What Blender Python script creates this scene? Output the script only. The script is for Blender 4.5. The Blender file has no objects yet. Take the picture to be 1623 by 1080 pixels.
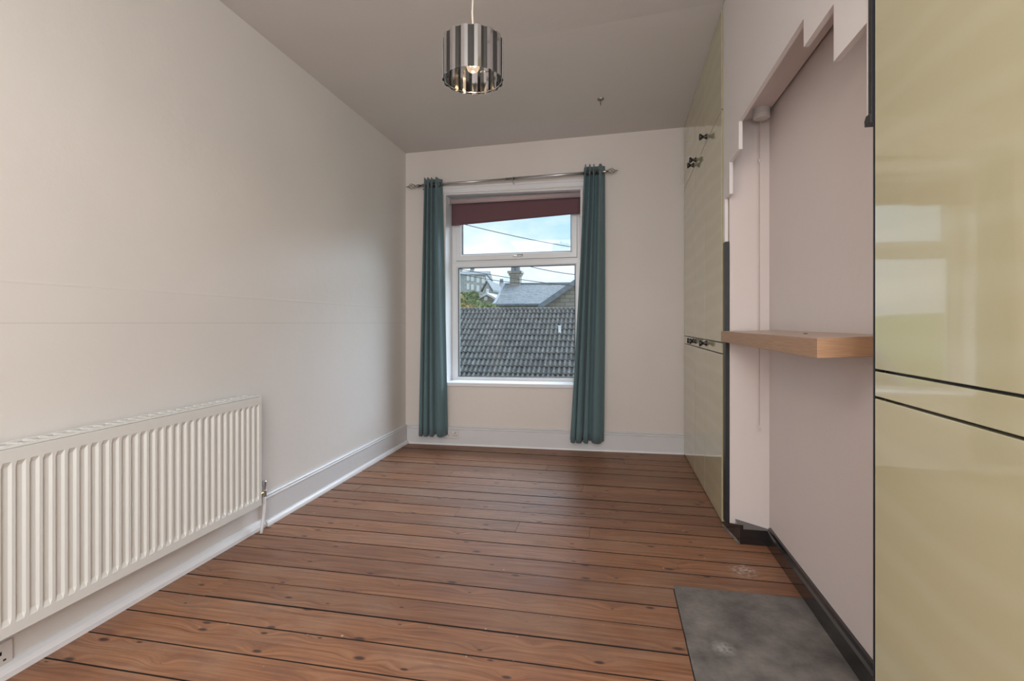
import bpy, bmesh, math, random
from mathutils import Vector, Matrix
random.seed(7)
S = bpy.context.scene
COL = S.collection
PI = math.pi

# ------------------------------------------------------------------ camera
FPX, CX, HOR, CZ = 797.0, 811.5, 512.0, 1.15
TH = math.radians(11.25)
cam = bpy.data.cameras.new('camera')
cam.sensor_fit = 'HORIZONTAL'
cam.sensor_width = 36.0
cam.lens = 36.0 * FPX / 1623.0
cam.shift_y = (HOR - 540.0) / 1623.0
cam.clip_start = 0.02
cam.clip_end = 600
camo = bpy.data.objects.new('camera', cam)
COL.objects.link(camo)
camo.location = (0, 0, CZ)
camo.rotation_euler = (PI / 2, 0, TH)
S.camera = camo

# ------------------------------------------------------------------ exposure
S.view_settings.view_transform = 'Standard'
S.view_settings.look = 'None'
S.view_settings.gamma = 1
S.view_settings.exposure = 0.30
S.view_settings.use_curve_mapping = False

# ------------------------------------------------------------------ sky
W = bpy.data.worlds.new('sky')
S.world = W
W.use_nodes = True
nt = W.node_tree
nt.nodes.clear()
def wn(t, **k):
    n = nt.nodes.new(t)
    for a, b in k.items():
        setattr(n, a, b)
    return n
tc = wn('ShaderNodeTexCoord')
mp = wn('ShaderNodeMapping')
mp.inputs['Scale'].default_value = (1, 1, 2.6)
mp.inputs['Location'].default_value = (0.6, 0.2, 0.35)
nz = wn('ShaderNodeTexNoise')
nz.inputs['Scale'].default_value = 3.2
nz.inputs['Detail'].default_value = 6
nz.inputs['Roughness'].default_value = 0.55
cr = wn('ShaderNodeValToRGB')
cr.color_ramp.elements[0].position = 0.34
cr.color_ramp.elements[0].color = (0.42, 0.66, 0.84, 1)
cr.color_ramp.elements[1].position = 0.53
cr.color_ramp.elements[1].color = (0.86, 0.89, 0.92, 1)
bg = wn('ShaderNodeBackground')
bg.inputs['Strength'].default_value = 1.12
wo = wn('ShaderNodeOutputWorld')
L = nt.links.new
L(tc.outputs['Generated'], mp.inputs[0]); L(mp.outputs[0], nz.inputs['Vector'])
L(nz.outputs[0], cr.inputs[0]); L(cr.outputs[0], bg.inputs[0]); L(bg.outputs[0], wo.inputs[0])

# ------------------------------------------------------------------ large lights
def area(name, loc, rot, sx, sy, power, col):
    l = bpy.data.lights.new(name, 'AREA')
    l.shape = 'RECTANGLE'; l.size = sx; l.size_y = sy
    l.energy = power; l.color = col
    o = bpy.data.objects.new(name, l)
    COL.objects.link(o)
    o.location = loc; o.rotation_euler = rot
    return o
# area light added for the daylight of an assumed, unseen window behind the camera
area('rear_daylight_fill', (0.38, -1.55, 1.72), (PI / 2, 0, 0), 1.5, 1.6, 72, (0.99, 0.985, 0.98))
# added fill light near the ceiling behind the camera, to brighten the niche
area('rear_fill_light', (-0.80, -0.65, 2.70), (0, 0, 0), 1.6, 1.7, 29, (1.0, 0.975, 0.95))
# soft daylight from the bright side of the clouded sky, high beyond the window and to the right
sun = bpy.data.lights.new('sun', 'SUN')
sun.energy = 6.5; sun.angle = 1.0; sun.color = (0.80, 0.90, 1.0)
suno = bpy.data.objects.new('sun', sun)
COL.objects.link(suno)
_d = -Vector((math.sin(math.radians(28)) * math.cos(math.radians(38)), math.cos(math.radians(28)) * math.cos(math.radians(38)), math.sin(math.radians(38))))
suno.rotation_euler = _d.to_track_quat('-Z', 'Y').to_euler()

# ------------------------------------------------------------------ materials
def mat(name, col=(.8, .8, .8), rough=.5, metal=0.0, coat=0.0, spec=None):
    m = bpy.data.materials.new(name)
    m.use_nodes = True
    b = m.node_tree.nodes['Principled BSDF']
    b.inputs['Base Color'].default_value = (*col, 1)
    b.inputs['Roughness'].default_value = rough
    b.inputs['Metallic'].default_value = metal
    b.inputs['Coat Weight'].default_value = coat
    if spec is not None:
        b.inputs['Specular IOR Level'].default_value = spec
    return m
class NT:
    def __init__(s, m):
        s.m = m; s.t = m.node_tree; s.b = s.t.nodes['Principled BSDF']
    def n(s, ty, **k):
        n = s.t.nodes.new(ty)
        for a, b in k.items():
            if hasattr(n, a) and a not in ('Scale',):
                setattr(n, a, b)
        return n
    def l(s, a, b): s.t.links.new(a, b)
    def pos(s, scale=(1, 1, 1), loc=(0, 0, 0), kind='Position'):
        g = s.n('ShaderNodeNewGeometry').outputs['Position'] if kind == 'Position' else s.n('ShaderNodeTexCoord').outputs['Object']
        mpn = s.n('ShaderNodeMapping')
        mpn.inputs['Scale'].default_value = scale
        mpn.inputs['Location'].default_value = loc
        s.l(g, mpn.inputs[0])
        return mpn.outputs[0]
    def noise(s, vec, scale, detail=3, rough=.5, dist=0):
        n = s.n('ShaderNodeTexNoise')
        n.inputs['Scale'].default_value = scale
        n.inputs['Detail'].default_value = detail
        n.inputs['Roughness'].default_value = rough
        n.inputs['Distortion'].default_value = dist
        s.l(vec, n.inputs['Vector'])
        return n.outputs[0]
    def ramp(s, fac, stops):
        r = s.n('ShaderNodeValToRGB')
        e = r.color_ramp.elements
        while len(e) < len(stops): e.new(.5)
        for i, (p, c) in enumerate(stops):
            e[i].position = p
            e[i].color = (c, c, c, 1) if not isinstance(c, tuple) else (*c, 1)
        s.l(fac, r.inputs[0])
        return r.outputs[0]
    def math(s, op, a, b=None, c=None):
        n = s.n('ShaderNodeMath'); n.operation = op
        for i, v in enumerate((a, b, c)):
            if v is None: continue
            if isinstance(v, (int, float)): n.inputs[i].default_value = v
            else: s.l(v, n.inputs[i])
        return n.outputs[0]
    def mix(s, fac, a, b, mode='MIX'):
        n = s.n('ShaderNodeMix'); n.data_type = 'RGBA'; n.blend_type = mode
        for i, v in ((0, fac), (6, a), (7, b)):
            if isinstance(v, (int, float)): n.inputs[i].default_value = v
            elif isinstance(v, tuple): n.inputs[i].default_value = (*v, 1)
            else: s.l(v, n.inputs[i])
        return n.outputs[2]
    def bump(s, h, strength=.2, dist=.01):
        n = s.n('ShaderNodeBump')
        n.inputs['Strength'].default_value = strength
        n.inputs['Distance'].default_value = dist
        s.l(h, n.inputs['Height']); s.l(n.outputs[0], s.b.inputs['Normal'])
    def color(s, c): s.l(c, s.b.inputs['Base Color'])

def wall_mat(name, c, amp=.06, rough=.55, left=False):
    m = mat(name, c, rough); t = NT(m)
    p = t.pos()
    big = t.noise(p, 1.1, 3)
    c2 = tuple(v * (1 - amp) for v in c)
    colr = t.mix(t.ramp(big, [(.3, 0.0), (.7, 1.0)]), c, c2)
    fine = t.noise(p, 120, 2)
    med = t.noise(p, 9, 4)
    h = t.math('ADD', t.math('MULTIPLY', fine, .10), t.math('MULTIPLY', med, .9))
    if left:
        sp = t.n('ShaderNodeSeparateXYZ'); t.l(p, sp.inputs[0])
        y, z = sp.outputs[1], sp.outputs[2]
        # raised lining joint climbing slowly along the wall, and a hairline in the paint
        d = t.math('ABSOLUTE', t.math('SUBTRACT', z, t.math('MULTIPLY_ADD', y, 0.0, 1.287)))
        ridge = t.math('MAXIMUM', t.math('SUBTRACT', 1.0, t.math('MULTIPLY', d, 160.0)), 0.0)
        h = t.math('ADD', h, t.math('MULTIPLY', ridge, .35))
        d2 = t.math('ABSOLUTE', t.math('SUBTRACT', z, 1.149))
        hair = t.math('LESS_THAN', d2, .0012)
        colr = t.mix(t.math('MULTIPLY', hair, .35), colr, (.32, .28, .25))
    t.color(colr)
    t.bump(h, .22, .012)
    return m

M = {}
WALLC = (0.735, 0.68, 0.64)
M['wall'] = wall_mat('wall_paint', WALLC)
M['wall_left'] = wall_mat('wall_paint_lined', (0.73, 0.695, 0.665), left=True)
M['niche'] = wall_mat('niche_paint', (0.77, 0.70, 0.68))
M['fascia'] = wall_mat('fascia_paint', (0.79, 0.755, 0.745), .03, .45)
M['ceil'] = wall_mat('ceiling_paint', (0.67, 0.635, 0.615), .04, .7)
M['white'] = wall_mat('white_gloss', (0.80, 0.80, 0.82), .05, .3)
M['white2'] = wall_mat('white_satin', (0.69, 0.685, 0.70), .05, .4)
M['upvc'] = mat('white_plastic_frame', (0.78, 0.80, 0.82), .25)
M['gasket'] = mat('black_gasket', (0.02, 0.02, 0.022), .6)
M['black'] = mat('black_gloss_paint', (0.013, 0.012, 0.013), .18, coat=.5)
M['blackmat'] = mat('black_laminate_edge', (0.02, 0.021, 0.024), .4)
M['grime'] = mat('joint_grime', (0.022, 0.014, 0.010), .9)
M['dark'] = mat('dark_gap', (0.012, 0.009, 0.008), .9)
M['knob'] = mat('black_knob', (0.012, 0.014, 0.017), .15, coat=.6)
M['chrome'] = mat('chrome', (0.70, 0.71, 0.73), .07, 1.0)
M['smoke'] = mat('smoked_chrome', (0.15, 0.155, 0.155), .12, 1.0)
M['steel'] = mat('brushed_steel', (0.55, 0.55, 0.56), .3, 1.0)
M['antique'] = mat('antique_pewter', (0.30, 0.28, 0.25), .35, 1.0)
M['brass'] = mat('brass', (0.55, 0.42, 0.2), .3, 1.0)
M['plastic'] = mat('white_plastic', (0.66, 0.63, 0.61), .35)
M['cordm'] = mat('cream_cord', (0.75, 0.70, 0.62), .6)
M['cord2'] = mat('aged_cord', (0.48, 0.40, 0.35), .7)
M['rad'] = mat('radiator_enamel', (0.70, 0.70, 0.675), .3)
M['hole'] = mat('pin_hole_black', (0.01, 0.01, 0.01), .8)

def laminate():
    m = mat('cream_gloss_laminate', (0.49, 0.43, 0.235), .06, coat=0.35)
    t = NT(m)
    t.b.inputs['IOR'].default_value = 1.62
    t.b.inputs['Coat Roughness'].default_value = .02
    p = t.pos((1, 1, 3.2))
    n1 = t.noise(t.pos((.6, .6, 2.4)), 5.0, 2, .4, .6)
    w = t.n('ShaderNodeTexWave'); w.inputs['Scale'].default_value = 1.6
    w.bands_direction = 'Z'
    w.inputs['Distortion'].default_value = 5.0; w.inputs['Detail'].default_value = 2
    w.inputs['Detail Scale'].default_value = .8
    t.l(t.pos((1, .9, 1.7)), w.inputs[0])
    col = t.mix(t.ramp(w.outputs['Fac'], [(.45, 0.0), (1, 1.0)]), (0.545, 0.512, 0.335), (0.565, 0.537, 0.362))
    t.color(col)
    t.bump(n1, .012, .02)
    return m
M['lam'] = laminate()

def boards():
    m = mat('stained_pine', (.3, .13, .07), .42); t = NT(m)
    oi = t.n('ShaderNodeObjectInfo')
    r = oi.outputs['Random']
    geo = t.n('ShaderNodeNewGeometry')
    sp = t.n('ShaderNodeSeparateXYZ'); t.l(geo.outputs['Position'], sp.inputs[0])
    X = t.math('ADD', sp.outputs[0], t.math('MULTIPLY', r, 17.0))
    Y = t.math('ADD', sp.outputs[1], t.math('MULTIPLY', r, 5.3))
    # knots: sparse cells
    cb = t.n('ShaderNodeCombineXYZ'); t.l(t.math('MULTIPLY', X, 3.3), cb.inputs[0]); t.l(t.math('MULTIPLY', Y, 7.5), cb.inputs[1])
    v = t.n('ShaderNodeTexVoronoi'); v.voronoi_dimensions = '2D'
    v.inputs['Scale'].default_value = 1.0; v.inputs['Randomness'].default_value = 1.0
    t.l(cb.outputs[0], v.inputs['Vector'])
    d = v.outputs['Distance']
    sz = t.n('ShaderNodeSeparateColor'); t.l(v.outputs['Color'], sz.inputs[0])
    rad = t.math('MULTIPLY_ADD', sz.outputs[0], .085, .012)
    knot = t.ramp(t.math('DIVIDE', d, rad), [(.45, 1.0), (1.0, 0.0)])
    halo = t.math('POWER', 2.718, t.math('MULTIPLY', t.math('MULTIPLY', d, d), -22.0))
    # grain, bent around the knots
    Yb = t.math('ADD', Y, t.math('MULTIPLY', halo, .032))
    cg = t.n('ShaderNodeCombineXYZ')
    t.l(t.math('MULTIPLY', X, 2.4), cg.inputs[0]); t.l(t.math('MULTIPLY', Yb, 62), cg.inputs[1]); t.l(r, cg.inputs[2])
    g1 = t.noise(cg.outputs[0], 1.0, 5, .6, .35)
    cg2 = t.n('ShaderNodeCombineXYZ')
    t.l(t.math('MULTIPLY', X, 5.0), cg2.inputs[0]); t.l(t.math('MULTIPLY', Yb, 220), cg2.inputs[1])
    g2 = t.noise(cg2.outputs[0], 1.0, 3, .6)
    cg3 = t.n('ShaderNodeCombineXYZ')
    t.l(t.math('MULTIPLY', X, .8), cg3.inputs[0]); t.l(t.math('MULTIPLY', Yb, 7), cg3.inputs[1]); t.l(r, cg3.inputs[2])
    w = t.n('ShaderNodeTexWave'); w.bands_direction = 'Y'; w.inputs['Scale'].default_value = 1.6
    w.inputs['Distortion'].default_value = 3.5; w.inputs['Detail'].default_value = 2; w.inputs['Detail Scale'].default_value = .7
    t.l(cg3.outputs[0], w.inputs[0])
    base = t.ramp(g1, [(.30, (0.150, 0.066, 0.036)), (.46, (0.285, 0.132, 0.068)), (.66, (0.40, 0.205, 0.108))])
    base = t.mix(t.math('MULTIPLY', t.ramp(w.outputs['Fac'], [(.0, 0.0), (.8, .1), (1, 1.0)]), .38), base, (0.20, 0.075, 0.035))
    base = t.mix(t.math('MULTIPLY', g2, .5), base, (0.15, 0.06, 0.03), 'MIX')
    # each board its own tone, large worn areas
    tone = t.ramp(r, [(0, (.82, .80, .80)), (.5, (1.0, 1.0, 1.0)), (1, (1.12, 1.10, 1.06))])
    base = t.mix(1.0, base, tone, 'MULTIPLY')
    worn = t.noise(t.pos((.9, 1.6, 1)), 2.2, 5, .62)
    base = t.mix(t.math('MULTIPLY', t.ramp(worn, [(.48, 0.0), (.68, 1.0)]), .38), base, (0.36, 0.25, 0.185))
    base = t.mix(t.math('MULTIPLY', t.ramp(worn, [(.28, 1.0), (.42, 0.0)]), .35), base, (0.16, 0.055, 0.035))
    blot = t.noise(t.pos((.7, 1.3, 1)), 9.0, 5, .7)
    base = t.mix(t.math('MULTIPLY', t.ramp(blot, [(.50, 0.0), (.66, 1.0)]), .35), base, (0.17, 0.085, 0.06))
    base = t.mix(t.math('MULTIPLY', knot, .92), base, (0.045, 0.022, 0.018))
    # specks of white paint and dust
    vs = t.n('ShaderNodeTexVoronoi'); vs.voronoi_dimensions = '2D'; vs.inputs['Scale'].default_value = 6.5
    t.l(t.pos(), vs.inputs['Vector'])
    sc = t.n('ShaderNodeSeparateColor'); t.l(vs.outputs['Color'], sc.inputs[0])
    speck = t.math('MULTIPLY', t.math('LESS_THAN', vs.outputs['Distance'], t.math('MULTIPLY', t.math('POWER', sc.outputs[1], 3.0), .030)), t.math('GREATER_THAN', sc.outputs[0], .45))
    base = t.mix(t.math('MULTIPLY', speck, .8), base, (.62, .56, .50))
    # paint smear beside the niche
    sm = t.n('ShaderNodeVectorMath'); sm.operation = 'DISTANCE'
    t.l(geo.outputs['Position'], sm.inputs[0]); sm.inputs[1].default_value = (0.60, 2.50, 0)
    smear = t.math('MULTIPLY', t.ramp(sm.outputs['Value'], [(.02, 1.0), (.075, 0.0)]), t.ramp(t.noise(t.pos((1, 1.6, 1)), 55, 3), [(.47, 0.0), (.6, 1.0)]))
    base = t.mix(t.math('MULTIPLY', smear, .75), base, (.6, .55, .52))
    t.color(base)
    t.l(t.ramp(worn, [(.3, .42), (.7, .62)]), t.b.inputs['Roughness'])
    t.bump(t.math('ADD', t.math('MULTIPLY', g1, .7), t.math('MULTIPLY', g2, .3)), .25, .004)
    return m
M['boards'] = boards()

def concrete():
    m = mat('hearth_concrete', (.13, .125, .12), .75); t = NT(m)
    p = t.pos()
    n1 = t.noise(p, 7, 6, .65); n2 = t.noise(p, 60, 3)
    c = t.ramp(n1, [(.3, (.080, .073, .068)), (.52, (.165, .15, .14)), (.72, (.25, .23, .21))])
    v = t.n('ShaderNodeTexVoronoi'); v.inputs['Scale'].default_value = 9; t.l(p, v.inputs['Vector'])
    sc = t.n('ShaderNodeSeparateColor'); t.l(v.outputs['Color'], sc.inputs[0])
    sp = t.math('MULTIPLY', t.math('LESS_THAN', v.outputs['Distance'], t.math('MULTIPLY', sc.outputs[1], .07)), t.math('GREATER_THAN', sc.outputs[0], .6))
    c = t.mix(t.math('MULTIPLY', sp, .7), c, (.5, .47, .44))
    sm = t.n('ShaderNodeVectorMath'); sm.operation = 'DISTANCE'
    t.l(p, sm.inputs[0]); sm.inputs[1].default_value = (0.385, 1.885, 0)
    s2 = t.math('MULTIPLY', t.ramp(sm.outputs['Value'], [(.015, 1.0), (.05, 0.0)]), t.ramp(n2, [(.35, .3), (.65, 1.0)]))
    c = t.mix(t.math('MULTIPLY', s2, .6), c, (.50, .48, .46))
    t.color(c); t.bump(t.math('ADD', n1, t.math('MULTIPLY', n2, .3)), .35, .006)
    return m
M['concrete'] = concrete()

def fabric(name, c, trans=0.0):
    m = mat(name, c, .85); t = NT(m)
    n = t.noise(t.pos((1, 1, .4)), 420, 2)
    t.color(t.mix(n, tuple(v * .85 for v in c), tuple(v * 1.15 for v in c)))
    t.bump(n, .15, .002)
    t.b.inputs['Sheen Weight'].default_value = .25
    if trans:
        tr = t.n('ShaderNodeBsdfTranslucent'); tr.inputs[0].default_value = (*[min(1, v * 2.2) for v in c], 1)
        mx = t.n('ShaderNodeMixShader'); mx.inputs[0].default_value = trans
        out = t.t.nodes['Material Output']
        t.l(t.b.outputs[0], mx.inputs[1]); t.l(tr.outputs[0], mx.inputs[2]); t.l(mx.outputs[0], out.inputs[0])
    return m
M['teal'] = fabric('teal_curtain_cloth', (0.125, 0.205, 0.225), .15)
M['maroon'] = fabric('maroon_blind_cloth', (0.165, 0.080, 0.092), .10)
M['blindback'] = fabric('pale_pink_blind_roll', (0.48, 0.37, 0.37))

def glass():
    m = bpy.data.materials.new('window_glass'); m.use_nodes = True
    t = m.node_tree; t.nodes.clear()
    o = t.nodes.new('ShaderNodeOutputMaterial'); mx = t.nodes.new('ShaderNodeMixShader')
    tr = t.nodes.new('ShaderNodeBsdfTransparent'); gl = t.nodes.new('ShaderNodeBsdfGlossy')
    fr = t.nodes.new('ShaderNodeLayerWeight'); fr.inputs[0].default_value = .5
    pw = t.nodes.new('ShaderNodeMath'); pw.operation = 'POWER'; pw.inputs[1].default_value = 4.5
    ad = t.nodes.new('ShaderNodeMath'); ad.operation = 'MULTIPLY_ADD'; ad.inputs[1].default_value = .8; ad.inputs[2].default_value = .035
    t.links.new(fr.outputs['Facing'], pw.inputs[0]); t.links.new(pw.outputs[0], ad.inputs[0])
    tr.inputs[0].default_value = (.93, .97, 1.0, 1); gl.inputs['Roughness'].default_value = .0
    t.links.new(ad.outputs[0], mx.inputs[0]); t.links.new(tr.outputs[0], mx.inputs[1])
    t.links.new(gl.outputs[0], mx.inputs[2]); t.links.new(mx.outputs[0], o.inputs[0])
    return m
M['glass'] = glass()

def shelfwood():
    m = mat('beech_laminate', (.5, .3, .17), .38); t = NT(m)
    g = t.noise(t.pos((2, 1.2, 60)), 6, 4, .6)
    g2 = t.noise(t.pos((60, 1.5, 3)), 4, 3)
    c = t.ramp(g, [(.3, (.32, .175, .095)), (.5, (.41, .24, .135)), (.72, (.48, .30, .18))])
    t.color(t.mix(t.math('MULTIPLY', g2, .25), c, (.40, .20, .11)))
    return m
M['beech'] = shelfwood()
M['shelf_top'] = mat('shelf_top_veneer', (.50, .37, .29), .32)

def emis(name, c, s):
    m = mat(name, c, .4); b = m.node_tree.nodes['Principled BSDF']
    b.inputs['Emission Color'].default_value = (*c, 1); b.inputs['Emission Strength'].default_value = s
    return m
M['filament'] = emis('glowing_filament', (1, .62, .28), 40)
def bulbglass():
    m = bpy.data.materials.new('bulb_glass'); m.use_nodes = True
    t = m.node_tree; t.nodes.clear()
    o = t.nodes.new('ShaderNodeOutputMaterial'); mx = t.nodes.new('ShaderNodeMixShader')
    mx2 = t.nodes.new('ShaderNodeMixShader')
    tr = t.nodes.new('ShaderNodeBsdfTransparent'); gl = t.nodes.new('ShaderNodeBsdfGlossy'); gl.inputs['Roughness'].default_value = .05
    e = t.nodes.new('ShaderNodeEmission'); e.inputs[0].default_value = (1, .72, .46, 1); e.inputs[1].default_value = .9
    mx.inputs[0].default_value = .18; mx2.inputs[0].default_value = .40
    t.links.new(tr.outputs[0], mx.inputs[1]); t.links.new(gl.outputs[0], mx.inputs[2])
    t.links.new(mx.outputs[0], mx2.inputs[1]); t.links.new(e.outputs[0], mx2.inputs[2])
    t.links.new(mx2.outputs[0], o.inputs[0])
    return m
M['bulb'] = bulbglass()

def noisy(name, c1, c2, scale, rough=.8, bump=.3, dist=.02, stretch=(1, 1, 1), detail=5):
    m = mat(name, c1, rough); t = NT(m)
    n = t.noise(t.pos(stretch), scale, detail, .65)
    t.color(t.ramp(n, [(.32, c1), (.66, c2)]))
    t.bump(n, bump, dist)
    return m
def tilemat():
    m = mat('weathered_roof_tile', (.2, .2, .2), .9, spec=.2); t = NT(m)
    r = t.n('ShaderNodeObjectInfo').outputs['Random']
    n = t.noise(t.pos(), 5, 6, .7)
    c = t.ramp(n, [(.3, (.075, .085, .088)), (.52, (.165, .172, .165)), (.72, (.27, .265, .245))])
    tone = t.ramp(r, [(0, .88), (1, 1.0)])
    c = t.mix(1.0, c, tone, 'MULTIPLY')
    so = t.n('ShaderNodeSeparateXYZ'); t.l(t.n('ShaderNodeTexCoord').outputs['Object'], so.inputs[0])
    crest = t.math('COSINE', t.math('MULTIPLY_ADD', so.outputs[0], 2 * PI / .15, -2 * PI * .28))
    valley_shade = t.ramp(t.math('MULTIPLY_ADD', crest, .5, .5), [(.30, .62), (.62, 0.0)])  # shade between the rolls, painted into the tile colour as dark valleys
    c = t.mix(valley_shade, c, (.018, .022, .026))
    v = t.n('ShaderNodeTexVoronoi'); v.inputs['Scale'].default_value = 1.3; t.l(t.pos(), v.inputs['Vector'])
    sc = t.n('ShaderNodeSeparateColor'); t.l(v.outputs['Color'], sc.inputs[0])
    sp = t.math('MULTIPLY', t.math('LESS_THAN', v.outputs['Distance'], t.math('MULTIPLY', sc.outputs[1], .09)), t.math('GREATER_THAN', sc.outputs[0], .45))
    c = t.mix(t.math('MULTIPLY', sp, .85), c, (.7, .72, .72))
    t.color(c); t.bump(n, .4, .01)
    return m
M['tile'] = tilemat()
def slatemat():
    m = mat('blue_grey_slate', (.2, .24, .28), .85, spec=.15); t = NT(m)
    b = t.n('ShaderNodeTexBrick'); b.inputs['Scale'].default_value = 1.0
    b.inputs['Brick Width'].default_value = .42; b.inputs['Row Height'].default_value = .17; b.inputs['Mortar Size'].default_value = .012
    b.inputs['Color1'].default_value = (.10, .125, .15, 1); b.inputs['Color2'].default_value = (.17, .20, .225, 1); b.inputs['Mortar'].default_value = (.10, .12, .14, 1)
    t.l(t.pos((1, 1, 1)), b.inputs[0])
    n = t.ramp(t.noise(t.pos((1, 1, 2)), 5.0, 8, .9), [(.42, 0.0), (.58, 1.0)])
    t.color(t.mix(t.math('MULTIPLY', n, .7), b.outputs[0], (.30, .325, .335)))
    return m
M['slate'] = slatemat()
def stonemat(name, c1, c2, mort):
    m = mat(name, c1, .9); t = NT(m)
    b = t.n('ShaderNodeTexBrick'); b.inputs['Scale'].default_value = 1.0
    b.inputs['Brick Width'].default_value = .5; b.inputs['Row Height'].default_value = .2; b.inputs['Mortar Size'].default_value = .02
    b.inputs['Color1'].default_value = (*c1, 1); b.inputs['Color2'].default_value = (*c2, 1); b.inputs['Mortar'].default_value = (*mort, 1)
    sp = t.n('ShaderNodeSeparateXYZ'); t.l(t.pos(), sp.inputs[0])
    cb = t.n('ShaderNodeCombineXYZ'); t.l(t.math('ADD', sp.outputs[0], sp.outputs[1]), cb.inputs[0]); t.l(sp.outputs[2], cb.inputs[1])
    t.l(cb.outputs[0], b.inputs[0])
    n = t.noise(t.pos(), 1.6, 5, .7)
    t.color(t.mix(t.math('MULTIPLY', n, .5), b.outputs[0], tuple(v * .7 for v in c1)))
    return m
M['stone'] = stonemat('coursed_stone', (.27, .26, .23), (.38, .36, .31), (.17, .165, .15))
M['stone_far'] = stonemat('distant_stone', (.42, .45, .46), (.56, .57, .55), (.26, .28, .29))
M['leaf'] = noisy('bush_leaves', (.06, .12, .04), (.26, .33, .12), 3.0, .8)
M['leaf2'] = noisy('autumn_leaves', (.16, .14, .04), (.42, .33, .12), 3.0, .8)
M['grass'] = noisy('rough_grass', (.08, .13, .05), (.19, .23, .09), .8, .9)
M['lead'] = noisy('lead_flashing', (.11, .15, .19), (.19, .24, .29), 4, .5)
M['paleglass'] = mat('sky_painted_pane', (.75, .80, .84), .15)  # sky reflection painted in as a flat pale colour
M['whitepaint'] = mat('white_paint_outdoor', (.80, .82, .83), .5)
M['cable'] = mat('overhead_cable', (.05, .055, .06), .7)
M['rooffelt'] = noisy('pale_roof_sheet', (.55, .60, .64), (.72, .76, .78), 1.5, .6)

# ------------------------------------------------------------------ helpers
def setp(o, label=None, cat=None, group=None, kind=None):
    if label: o['label'] = label
    if cat: o['category'] = cat
    if group: o['group'] = group
    if kind: o['kind'] = kind
    return o
def empty(name, loc=(0, 0, 0), label=None, cat=None, group=None, kind=None):
    o = bpy.data.objects.new(name, None); COL.objects.link(o)
    o.location = loc; o.empty_display_size = .05
    return setp(o, label, cat, group, kind)
def obj(name, bm, m, parent=None, smooth=False, bevel=0, world=True):
    me = bpy.data.meshes.new(name)
    bmesh.ops.recalc_face_normals(bm, faces=bm.faces)
    bm.to_mesh(me); bm.free()
    if m is not None: me.materials.append(m)
    if smooth:
        for p in me.polygons: p.use_smooth = True
    o = bpy.data.objects.new(name, me); COL.objects.link(o)
    if parent is not None:
        o.parent = parent
        if world:
            # meshes are written in world coordinates: only an Empty root has an offset to undo
            o.matrix_parent_inverse = Matrix.Translation(-Vector(parent.location))
    if bevel:
        b = o.modifiers.new('bevel', 'BEVEL'); b.width = bevel; b.segments = 2; b.limit_method = 'ANGLE'
    return o
def nb(): return bmesh.new()
def box(bm, x0, x1, y0, y1, z0, z1):
    v = [bm.verts.new(p) for p in ((x0, y0, z0), (x1, y0, z0), (x1, y1, z0), (x0, y1, z0), (x0, y0, z1), (x1, y0, z1), (x1, y1, z1), (x0, y1, z1))]
    for f in ((0, 3, 2, 1), (4, 5, 6, 7), (0, 1, 5, 4), (1, 2, 6, 5), (2, 3, 7, 6), (3, 0, 4, 7)):
        bm.faces.new([v[i] for i in f])
    return bm
def hexa(bm, pts):
    v = [bm.verts.new(p) for p in pts]
    for f in ((0, 3, 2, 1), (4, 5, 6, 7), (0, 1, 5, 4), (1, 2, 6, 5), (2, 3, 7, 6), (3, 0, 4, 7)):
        bm.faces.new([v[i] for i in f])
    return bm
def prism(bm, poly, vec):
    """extrude polygon (3d points) along vec"""
    a = [bm.verts.new(p) for p in poly]
    b = [bm.verts.new(Vector(p) + Vector(vec)) for p in poly]
    n = len(a)
    bm.faces.new(a); bm.faces.new(b[::-1])
    for i in range(n):
        bm.faces.new((a[i], b[i], b[(i + 1) % n], a[(i + 1) % n]))
    return bm
def tube(bm, pts, r, seg=10, cap=True):
    pts = [Vector(p) for p in pts]
    rs = r if isinstance(r, (list, tuple)) else [r] * len(pts)
    rings = []
    up = None
    for i, p in enumerate(pts):
        d = (pts[min(i + 1, len(pts) - 1)] - pts[max(i - 1, 0)]).normalized()
        if up is None:
            up = Vector((0, 0, 1)) if abs(d.z) < .9 else Vector((1, 0, 0))
        a = d.cross(up).normalized(); b = a.cross(d).normalized(); up = b
        rings.append([bm.verts.new(p + (a * math.cos(2 * PI * k / seg) + b * math.sin(2 * PI * k / seg)) * rs[i]) for k in range(seg)])
    for i in range(len(rings) - 1):
        for k in range(seg):
            bm.faces.new((rings[i][k], rings[i][(k + 1) % seg], rings[i + 1][(k + 1) % seg], rings[i + 1][k]))
    if cap:
        bm.faces.new(rings[0][::-1]); bm.faces.new(rings[-1])
    return bm
def lathe(bm, prof, c, axis='Z', seg=24):
    """prof: list of (r, h)"""
    rings = []
    for r, h in prof:
        ring = []
        for k in range(seg):
            a = 2 * PI * k / seg
            u, w = r * math.cos(a), r * math.sin(a)
            p = {'Z': (u, w, h), 'X': (h, u, w), 'Y': (u, h, w)}[axis]
            ring.append(bm.verts.new(Vector(c) + Vector(p)))
        rings.append(ring)
    for i in range(len(rings) - 1):
        for k in range(seg):
            bm.faces.new((rings[i][k], rings[i][(k + 1) % seg], rings[i + 1][(k + 1) % seg], rings[i + 1][k]))
    bm.faces.new(rings[0][::-1]); bm.faces.new(rings[-1])
    return bm
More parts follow.
